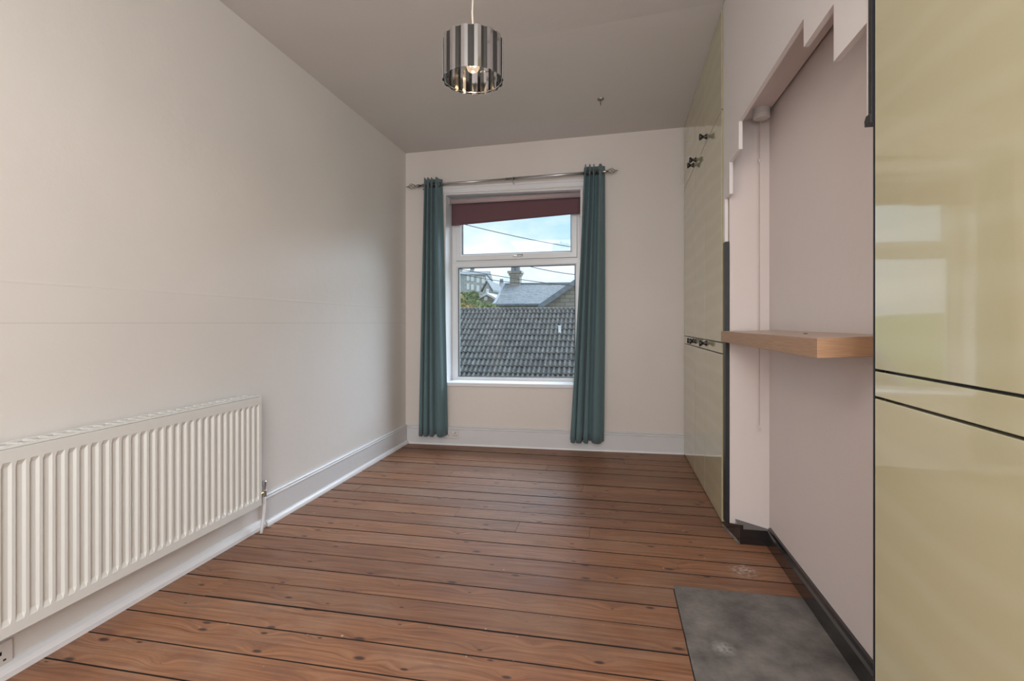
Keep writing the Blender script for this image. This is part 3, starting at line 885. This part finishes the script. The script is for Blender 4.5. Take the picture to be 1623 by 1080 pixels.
# ------------------------------------------------------------------ curtains
def curtain(xt0, xt1, xb0, xb1, ztop, zbot, nf, amp, label, seed, flare=0.0, endside=1):
    rnd = random.Random(seed)
    root_x = (xt0 + xt1) / 2
    root = empty('curtain', (root_x, yb(root_x, RO), zbot), label, 'curtain')
    bm = nb()
    NU, NZ = nf * 16, 26
    ph = [rnd.uniform(-.25, .25) for _ in range(nf + 2)]
    am = [rnd.uniform(.75, 1.15) for _ in range(nf + 2)]
    wd = [.72, .95, .72, 1.75, 1]
    rows = []
    for j in range(NZ + 1):
        t = j / NZ; z = ztop + (zbot - ztop) * t
        row = []
        for i in range(NU + 1):
            u = i / NU
            k = u * nf; kk = int(k)
            wsum = sum(wd[:nf]); kf = min(kk, nf - 1)
            uw = (sum(wd[:kf]) + wd[kf] * (k - kf)) / wsum
            a = amp * (am[kk] * (1 - (k - kk)) + am[kk + 1] * (k - kk)) * (1 - .15 * t)
            x0 = xt0 + (xb0 - xt0) * t ** 1.1; x1 = xt1 + (xb1 - xt1) * t ** 1.1
            ww = x1 - x0
            uu = uw + .014 * math.sin(2 * PI * (k * 1.0 + ph[kk] * t)) + .02 * t * math.sin(5 * u + seed)
            # sharper pleats: fold width squeezed
            x = x0 + ww * max(-.05, min(1.05, uu)) + (.09 * ww / nf) * math.sin(4 * PI * k) + .10 * ww / nf * math.sin(2 * PI * k + 3 * t)
            y = yb(x, RO) + a * math.cos(2 * PI * k + ph[kk] * t * .6) 
            zz = z
            if j == 0: zz += .002 * math.cos(4 * PI * k)
            if j == NZ: zz += .012 * math.sin(2 * PI * k + 1) * .6
            row.append(bm.verts.new((x, y, zz)))
        rows.append(row)
    for j in range(NZ):
        for i in range(NU):
            bm.faces.new((rows[j][i], rows[j][i + 1], rows[j + 1][i + 1], rows[j + 1][i]))
    o = obj('fabric_panel', bm, M['teal'], root, smooth=True)
    s = o.modifiers.new('solid', 'SOLIDIFY'); s.thickness = .0022
    # eyelets where the cloth crosses the rod
    for k in range(nf * 2):
        u = (k + .5) / (2 * nf)
        x = xt0 + (xt1 - xt0) * u
        b = nb(); ring_torus(b, rp(x), .021, .0035, 'X', 18, 6)
        obj('eyelet', b, M['antique'], root, smooth=True)
    return root
curtain(-1.722, -1.562, -1.775, -1.515, 2.497, .098, 4, .040, 'teal eyelet curtain hanging left of the window', 3)
curtain(-.245, -.062, -.374, -.070, 2.543, .092, 4, .042, 'teal eyelet curtain hanging right of the window', 8)

# ------------------------------------------------------------------ roller blind, hung crooked
blx0, blx1 = -1.528, -.288
bl = empty('roller_blind', (-.9, yb(-.9, .10), 2.34), 'maroon roller blind rolled up high and hanging crooked in the window', 'blind')
def bz(x, zl, zr): return zl + (zr - zl) * (x - blx0) / (blx1 - blx0)
bm = nb(); tube(bm, [(blx0 - .004, yb(blx0, .095), 2.318), (blx1 + .002, yb(blx1, .095), 2.336)], .024, 20)
obj('roller_tube', bm, M['blindback'], bl, smooth=True)
bm = nb()
NX, NZ = 24, 6
r_ = []
for j in range(NZ + 1):
    t = j / NZ; row = []
    for i in range(NX + 1):
        x = blx0 + .004 + (blx1 - blx0 - .008) * i / NX
        zt2 = bz(x, 2.298, 2.318); zb = bz(x, 2.092, 2.168)
        row.append(bm.verts.new((x, yb(x, .118 + .004 * math.sin(6 * i / NX) * t), zt2 + (zb - zt2) * t)))
    r_.append(row)
for j in range(NZ):
    for i in range(NX): bm.faces.new((r_[j][i], r_[j][i + 1], r_[j + 1][i + 1], r_[j + 1][i]))
o = obj('blind_fabric', bm, M['maroon'], bl, smooth=True); o.modifiers.new('s', 'SOLIDIFY').thickness = .002
bm = nb(); tube(bm, [(blx0 + .004, yb(blx0, .118), 2.094), (blx1 - .004, yb(blx1, .118), 2.170)], .005, 8)
obj('bottom_bar', bm, M['maroon'], bl)
for x, z in ((blx0 - .008, 2.318), (blx1 + .004, 2.336)):
    bm = nb(); box(bm, x - .003, x + .003, yb(x, .065), yb(x, .125), z - .030, z + .028); obj('bracket', bm, M['upvc'], bl, bevel=.001)

# ------------------------------------------------------------------ pendant light
PX, PY = -.570, 2.030
zp0, zp1 = 2.162, 2.327
pen = empty('pendant_light', (PX, PY, zp1), 'round pendant shade of vertical chrome and smoked strips with a lit bulb', 'pendant light')
NS = 30
for k in range(NS):
    a = 2 * PI * (k + .5) / NS
    R = .1228 if k % 2 else .1246
    hw = math.pi * R / NS * 1.06
    m_ = M['smoke'] if k % 2 else M['chrome']
    dz = 0.0 if k % 2 else .0012
    c_, s_ = math.cos(a), math.sin(a)
    bm = nb()
    P = []
    for z in (zp0 - dz, zp1 + dz):
        for (w, d) in ((-hw, 0), (0, .0022 if k % 2 == 0 else -.0030), (hw, 0), (hw, .0016), (0, .0038 if k % 2 == 0 else -.0014), (-hw, .0016)):
            P.append((PX + (R + d) * c_ - w * s_, PY + (R + d) * s_ + w * c_, z))
    v = [bm.verts.new(p) for p in P]
    bm.faces.new(v[:6][::-1]); bm.faces.new(v[6:])
    for i in range(6): bm.faces.new((v[i], v[(i + 1) % 6], v[6 + (i + 1) % 6], v[6 + i]))
    o = obj('smoked_strip' if k % 2 else 'chrome_strip', bm, m_, pen)
for z in (zp0 + .006, zp1 - .008):
    bm = nb(); ring_torus(bm, (PX, PY, z), .1195, .0018, 'Z', 56, 6); obj('ring', bm, M['chrome'], pen, smooth=True)
bm = nb()
for a in (0.4, 0.4 + 2 * PI / 3, 0.4 + 4 * PI / 3):
    tube(bm, [(PX + .020 * math.cos(a), PY + .020 * math.sin(a), zp1 - .008), (PX + .118 * math.cos(a), PY + .118 * math.sin(a), zp1 - .008)], .0018, 6)
ring_torus(bm, (PX, PY, zp1 - .008), .0205, .002, 'Z', 20, 6)
obj('spider_frame', bm, M['chrome'], pen)
bm = nb(); lathe(bm, [(.006, .050), (.012, .046), (.017, .030), (.018, -.002), (.020, -.010), (.016, -.040)], (PX, PY, zp1), 'Z', 20)
obj('lamp_holder', bm, M['plastic'], pen)
bm = nb(); lathe(bm, [(.010, -.036), (.012, -.046), (.021, -.068), (.0285, -.092), (.0285, -.106), (.022, -.122), (.010, -.131), (.001, -.133)], (PX, PY, zp1), 'Z', 24)
bulb = obj('bulb', bm, M['bulb'], pen, smooth=True)
bm = nb()
pts = [(PX + .012 * math.cos(a), PY + .012 * math.sin(a), zp1 - .098 + .004 * math.cos(3 * a)) for a in [2 * PI * i / 16 for i in range(14)]]
tube(bm, pts, .0022, 6); obj('filament', bm, M['filament'], bulb)
cz_ = zc(PX, PY)
bm = nb(); tube(bm, [(PX, PY, zp1 + .048), (PX - .003, PY, zp1 + .12), (PX + .001, PY, zp1 + .22), (PX, PY, cz_ - .03)], .0038, 10)
obj('flex', bm, M['cordm'], pen, smooth=True)
bm = nb(); lathe(bm, [(.012, -.036), (.030, -.026), (.040, -.012), (.042, -.001)], (PX, PY, cz_), 'Z', 24); obj('ceiling_rose', bm, M['plastic'], pen, smooth=True)
pl = bpy.data.lights.new('bulb_light', 'POINT'); pl.energy = 2.2; pl.color = (1, .70, .42); pl.shadow_soft_size = .015
plo = bpy.data.objects.new('bulb_light', pl); COL.objects.link(plo); plo.parent = pen
plo.location = (0, 0, -.148)

# ceiling hook
hxx, hyy = -.086, 3.915
hz_ = zc(hxx, hyy)
hk = empty('ceiling_hook', (hxx, hyy, hz_), 'small dark metal fixing left in the ceiling near the far wardrobe', 'hook')
bm = nb(); lathe(bm, [(.026, -.001), (.024, -.008), (.012, -.012)], (hxx, hyy, hz_), 'Z', 16); obj('base_plate', bm, M['antique'], hk)
bm = nb(); tube(bm, [(hxx, hyy, hz_ - .010), (hxx, hyy, hz_ - .050)], .0035, 8); obj('peg', bm, M['antique'], hk)

# ------------------------------------------------------------------ outside
def ray(px, py):
    a = (px - CX) / FPX; c_, s_ = math.cos(TH), math.sin(TH)
    return (-s_ + c_ * a, c_ + s_ * a, (HOR - py) / FPX)
def at(px, py, Y):
    r = ray(px, py); t = Y / r[1]
    return Vector((r[0] * t, Y, CZ + r[2] * t))

# ground
bm = nb()
G = {}
for i in range(21):
    for j in range(21):
        x = -60 + 5 * i; y = 6 + 5 * j
        z = -4.2 + max(0, (y - 22)) * .055 + max(0, -x - 6) * .05 + random.uniform(-.1, .1)
        G[i, j] = bm.verts.new((x, y, z))
for i in range(20):
    for j in range(20): bm.faces.new((G[i, j], G[i + 1, j], G[i + 1, j + 1], G[i, j + 1]))
setp(obj('ground', bm, M['grass'], smooth=True), kind='structure')

# tiled roof nearest the window
RYr, RZr, SL = 18.0, 1.64, .618
ang = math.atan(SL)
tw, gauge = .30, .350
rx0, ncol, nrow = -5.94, 20, 15
rr = empty('tiled_roof_building', (rx0 + 3, 15.6, -4), 'low building with a weathered interlocking tile roof just outside the window', 'building')
mesh_t = None
bmt = nb()
cuv = []
NSEG = 12
for i in range(NSEG + 1):
    u = i / NSEG
    cuv.append((u * tw, .046 * max(0, math.cos(2 * PI * (u * 2 - .28))) ** .8 + .004 * math.cos(2 * PI * (u * 2 - .28))))
tl = gauge * 1.12
top0 = [bmt.verts.new((x, -0.0, z + .044)) for x, z in cuv]      # lower edge (towards us)
top1 = [bmt.verts.new((x, tl, z + .004)) for x, z in cuv]
bot0 = [bmt.verts.new((x, -0.0, z + .010)) for x, z in cuv]
for i in range(NSEG):
    bmt.faces.new((top0[i], top0[i + 1], top1[i + 1], top1[i])); bmt.faces.new((bot0[i], bot0[i + 1], top0[i + 1], top0[i]))
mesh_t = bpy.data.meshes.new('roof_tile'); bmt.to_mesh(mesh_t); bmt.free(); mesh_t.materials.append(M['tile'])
for j in range(nrow):
    d = (j + 1) * gauge
    y = RYr - d * math.cos(ang); z = RZr - d * math.sin(ang)
    for i in range(ncol):
        o = bpy.data.objects.new('roof_tile', mesh_t); COL.objects.link(o)
        o.parent = rr; o.matrix_parent_inverse = Matrix.Translation(-Vector(rr.location))
        o.location = (rx0 + i * tw + random.uniform(-.004, .004), y + random.uniform(-.008, .008), z + random.uniform(-.003, .006))
        o.rotation_euler = (ang, 0, random.uniform(-.008, .008))
rxe = rx0 + ncol * tw
d = nrow * gauge + .05
ye, ze = RYr - d * math.cos(ang), RZr - d * math.sin(ang)
bm = nb(); prism(bm, [(rx0 + .03, ye, ze - .03), (rx0 + .03, RYr, RZr - .01), (rx0 + .03, 2 * RYr - ye, ze - .03)], (ncol * tw - .06, 0, 0))
obj('roof_deck', bm, M['dark'], rr)
bm = nb(); box(bm, rx0 + .2, rxe - .2, ye + .35, 2 * RYr - ye - .35, -4.1, ze - .031); obj('wall', bm, M['stone'], rr)
for i in range(14):
    bm = nb()
    xa = rx0 + i * (ncol * tw / 14)
    ring = []
    for e, xx in ((0, xa), (1, xa + ncol * tw / 14 * .985)):
        ring.append([bm.verts.new((xx, RYr + .13 * math.cos(a), RZr - .035 + .105 * math.sin(a) + .004 * e)) for a in [PI * q_ / 8 for q_ in range(9)]])
    for q_ in range(8): bm.faces.new((ring[0][q_], ring[0][q_ + 1], ring[1][q_ + 1], ring[1][q_]))
    bm.faces.new(ring[0]); bm.faces.new(ring[1][::-1])
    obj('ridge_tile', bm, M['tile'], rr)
# blue-grey lead verge along the left edge
bm = nb(); hexa(bm, [(rx0 - .22, ye, ze - .02), (rx0 + .01, ye, ze - .02), (rx0 + .01, RYr, RZr - .02), (rx0 - .22, RYr, RZr - .02),
                     (rx0 - .22, ye, ze + .05), (rx0 + .01, ye, ze + .05), (rx0 + .01, RYr, RZr + .05), (rx0 - .22, RYr, RZr + .05)])
obj('verge_flashing', bm, M['lead'], rr)
# pale vent pipe standing on the tiles
vb = at(887, 524, 16.6)
dv = (RYr - 16.6)
vz = RZr - dv * SL
bm = nb(); tube(bm, [(vb.x, 16.6, vz), (vb.x, 16.6, vz + .26)], .045, 12); tube(bm, [(vb.x, 16.6, vz + .26), (vb.x, 16.6, vz + .29)], .055, 12)
obj('vent_pipe', bm, M['whitepaint'], rr)

# slate roofed house behind
hY = 27.0
E0, E1 = at(781, 484, hY), at(863, 484, hY)
R0, R1 = at(800, 451, hY + 4), at(935, 450, hY + 4)
hs = empty('stone_house', ((E0.x + R1.x) / 2, hY + 4, -3), 'stone house with a slate roof and one tall chimney beyond the tiled roof', 'house')
B0 = Vector((E0.x - .2, hY + 8, E0.z)); B1 = Vector((R1.x + 3, hY + 8, E0.z))
bm = nb()
e0, e1 = bm.verts.new(E0), bm.verts.new((R1.x + 3, hY, E0.z))
r0, r1 = bm.verts.new(R0), bm.verts.new((R1.x + 3, hY + 4, R0.z))
b0, b1 = bm.verts.new(B0), bm.verts.new(B1)
bm.faces.new((e0, e1, r1, r0)); bm.faces.new((e0, r0, b0)); bm.faces.new((b0, r0, r1, b1)); bm.faces.new((e1, b1, r1)); bm.faces.new((e0, b0, b1, e1))
obj('roof', bm, M['slate'], hs)
bm = nb(); box(bm, E0.x + .25, R1.x + 2.8, hY + .3, hY + 7.7, -3.2, E0.z - .02); obj('wall', bm, M['stone'], hs)
bm = nb(); tube(bm, [(E0.x - .05, hY - .06, E0.z + .02), (E1.x, hY - .06, E0.z + .02)], .09, 8); obj('gutter', bm, M['lead'], hs)
# hip and ridge cappings
bm = nb(); tube(bm, [E0, R0], .07, 6); obj('hip_capping', bm, M['lead'], hs)
bm = nb(); tube(bm, [R0, (R1.x + 3, hY + 4, R0.z)], .08, 6); obj('ridge_capping', bm, M['lead'], hs)
# gabled wing facing the window
gY = 25.6
g0 = at(862, 486, gY); ga = at(925, 442, gY); g1x = ga.x + (ga.x - g0.x)
bm = nb(); prism(bm, [(g0.x, gY, -3.2), (g1x, gY, -3.2), (g1x, gY, g0.z), (ga.x, gY, ga.z), (g0.x, gY, g0.z)], (0, 5.0, 0))
obj('gable_wall', bm, M['stone'], hs)
for sgn in (-1, 1):
    bm = nb()
    ex = g0.x - .25 if sgn < 0 else g1x + .25
    sl = (ga.z - g0.z) / (ga.x - g0.x)
    ez = g0.z - .25 * sl
    prism(bm, [(ex, gY - .25, ez), (ga.x, gY - .25, ga.z + .0), (ga.x, gY - .25, ga.z + .22), (ex, gY - .25, ez + .22)], (0, 5.6, 0))
    obj('wing_roof', bm, M['slate'], hs)
    bm = nb()
    prism(bm, [(ex, gY - .33, ez - .06), (ga.x, gY - .33, ga.z - .06), (ga.x, gY - .33, ga.z + .24), (ex, gY - .33, ez + .24)], (0, .07, 0))
    obj('barge_board', bm, M['lead'], hs)
# chimney
c0, c1, ct = at(809.5, 452, hY + 4), at(825, 452, hY + 4), at(817, 430.5, hY + 4)
bm = nb(); cw = c1.x - c0.x
box(bm, c0.x, c1.x, hY + 3.7, hY + 4.4, c0.z - .6, ct.z - .28)
chm = obj('chimney_stack', bm, M['stone'], hs)
bm = nb(); box(bm, c0.x - .06, c1.x + .06, hY + 3.64, hY + 4.46, ct.z - .275, ct.z - .14); box(bm, c0.x - .13, c1.x + .13, hY + 3.57, hY + 4.53, ct.z - .14, ct.z)
obj('chimney_cap', bm, M['stone'], chm)
for px in (813.5, 820.5):
    p = at(px, 430, hY + 4)
    bm = nb(); lathe(bm, [(.17, 0), (.16, .1), (.12, .75), (.15, .8), (.13, .86)], (p.x, hY + 4.05, ct.z), 'Z', 14); obj('chimney_pot', bm, M['lead'], chm)

def simple_house(name, pL, pR, eave_py, ridge_py, base_z, Y, depth, label, roofm, wallm, gable_front=False, wins=(), chim=()):
    A, Bq = at(pL, eave_py, Y), at(pR, eave_py, Y)
    zr_ = at(pL, ridge_py, Y + (0 if gable_front else depth / 2)).z
    root = empty(name, ((A.x + Bq.x) / 2, Y + depth / 2, base_z), label, 'house')
    bm = nb(); box(bm, A.x, Bq.x, Y, Y + depth, base_z, A.z)
    w_ = obj('wall', bm, wallm, root)
    bm = nb()
    if gable_front:
        m_ = (A.x + Bq.x) / 2
        prism(bm, [(A.x + .02, Y + .02, A.z), (Bq.x - .02, Y + .02, A.z), (m_, Y + .02, zr_ - .04)], (0, depth - .04, 0)); obj('gable_wall', bm, wallm, root)
        for sx in (0, 1):
            bm = nb(); ex = A.x - .15 if sx == 0 else Bq.x + .15
            prism(bm, [(ex, Y - .15, A.z - .08), (m_, Y - .15, zr_), (m_, Y - .15, zr_ + .15), (ex, Y - .15, A.z + .07)], (0, depth + .3, 0)); obj('roof', bm, roofm, root)
    else:
        prism(bm, [(A.x - .1, Y - .2, A.z), (A.x - .1, Y + depth + .2, A.z), (A.x - .1, Y + depth / 2, zr_)], (Bq.x - A.x + .2, 0, 0)); obj('roof', bm, roofm, root)
    for (a, b, c_, d_) in wins:
        p, q_ = at(a, b, Y), at(c_, d_, Y)
        bm = nb(); box(bm, p.x - .06, q_.x + .06, Y - .05, Y + .05, q_.z - .06, p.z + .06); f = obj('window', bm, M['whitepaint'], root)
        bm = nb(); box(bm, p.x, q_.x, Y - .07, Y - .051, q_.z, p.z); obj('pane', bm, M['paleglass'], f)
    for (a, b, top) in chim:
        p, q_ = at(a, top, Y + depth / 2), at(b, top, Y + depth / 2)
        bm = nb(); box(bm, p.x, q_.x, Y + depth / 2 - .5, Y + depth / 2 + .5, A.z, p.z - .3)
        ch_ = obj('chimney_stack', bm, wallm, root)
        for s_ in (.3, .7):
            bm = nb(); lathe(bm, [(.16, 0), (.12, .45)], (p.x + (q_.x - p.x) * s_, Y + depth / 2, p.z - .3), 'Z', 10); obj('chimney_pot', bm, M['lead'], ch_)
    return root
# terrace at the far left
tw_ = [(737.5, 438, 740, 445), (746, 440, 748.5, 447), (754, 441, 757, 448), (737.5, 452, 740, 459), (746, 454, 748.5, 461), (754, 454, 757, 461), (731, 437, 733, 444), (731, 451, 733, 458)]
simple_house('terraced_house', 712, 759.5, 436, 431, -3.0, 48, 8, 'tall stone terrace with pale windows at the far left of the view', M['slate'], M['stone_far'], wins=tw_, chim=((728, 734, 423), (746, 752, 424))).rotation_euler = (0, 0, .16)
simple_house('gabled_house', 765, 779, 461, 447, -3.0, 40, 4, 'narrow gabled stone house beside the tall terrace', M['slate'], M['stone_far'], gable_front=True, wins=((772, 459, 774, 463),))
simple_house('long_roofed_house', 782, 812, 466, 449, -3.0, 45.5, 7, 'dark roofed house half hidden behind the slate roof', M['slate'], M['stone_far'], chim=((793, 797, 445),))
simple_house('outbuilding', 752, 792, 479, 468, -3.0, 32, 6, 'low gabled stone outbuilding with a pale sheet roof', M['rooffelt'], M['stone'], gable_front=True, wins=((769, 472, 771, 475),))

# bushes
def bush(name, c, r, m, label, seed, n=420):
    rnd = random.Random(seed)
    root = empty(name, (c[0], c[1], c[2] - r[2]), label, 'bush', 'bushes beyond the tiled roof')
    bm = nb()
    for k in range(n):
        th_, ph_ = rnd.uniform(0, 2 * PI), math.acos(rnd.uniform(-.5, 1))
        rad_ = rnd.uniform(.55, 1.0)
        p = Vector((c[0] + r[0] * rad_ * math.sin(ph_) * math.cos(th_), c[1] + r[1] * rad_ * math.sin(ph_) * math.sin(th_), c[2] + r[2] * rad_ * math.cos(ph_)))
        a = Vector((rnd.uniform(-1, 1), rnd.uniform(-1, 1), rnd.uniform(-1, 1))).normalized(); b = a.orthogonal().normalized()
        s_ = rnd.uniform(.06, .13)
        vs_ = [bm.verts.new(p + a * s_), bm.verts.new(p + b * s_ * .6), bm.verts.new(p - a * s_), bm.verts.new(p - b * s_ * .6)]
        bm.faces.new(vs_)
    o = obj('foliage', bm, m, root)
    bm = nb()
    for k in range(5):
        a = k * 1.26
        tube(bm, [(c[0], c[1], c[2] - r[2] * 2.2), (c[0] + r[0] * .5 * math.cos(a), c[1] + r[1] * .5 * math.sin(a), c[2] + r[2] * .4)], [.06, .02], 5)
    obj('stems', bm, M['dark'], root)
for i, (px, py, Y, rx_, rz_, mm, lb) in enumerate(((735, 474, 28, .75, .38, 'leaf', 'green bush below the far stone terrace'),
        (750, 485, 25, .75, .30, 'leaf', 'low green bush just over the tiled ridge'), (770, 489, 23.0, .60, .25, 'leaf', 'small green bush below the outbuilding'),
        (727, 484, 26.5, .5, .60, 'leaf2', 'yellowing bush at the left edge of the pane'), (736, 490, 20.8, .6, .22, 'leaf2', 'pale yellow bush right behind the ridge'),
        (748, 471, 31, .5, .35, 'leaf', 'dark round bush before the terrace wall'))):
    p = at(px, py, Y); bush('bush', (p.x, p.y, p.z), (rx_, .6, rz_), M[mm], lb, i + 20)

# overhead cables
def cable(p, q, label):
    p, q = Vector(p), Vector(q); d = q - p
    p2, q2 = p - d * .6, q + d * .8
    bm = nb(); n_ = 16
    tube(bm, [p2.lerp(q2, i / n_) - Vector((0, 0, .25 * (1 - (2 * i / n_ - 1) ** 2))) + Vector((0, 0, .18)) for i in range(n_ + 1)], .016, 5)
    setp(obj('overhead_cable', bm, M['cable']), label, 'cable', 'overhead cables')
cable(at(750, 359, 20), at(905, 390, 22), 'single thin cable crossing the sky in the upper pane')
cable(at(737, 428, 24), at(880, 449, 24), 'cable passing just left of the tall chimney')
cable(at(742, 437, 23), at(830, 448, 23), 'lowest cable running over the slate roof')
cable(at(835, 421, 22), at(912, 434, 22), 'cable to the right of the tall chimney pots')
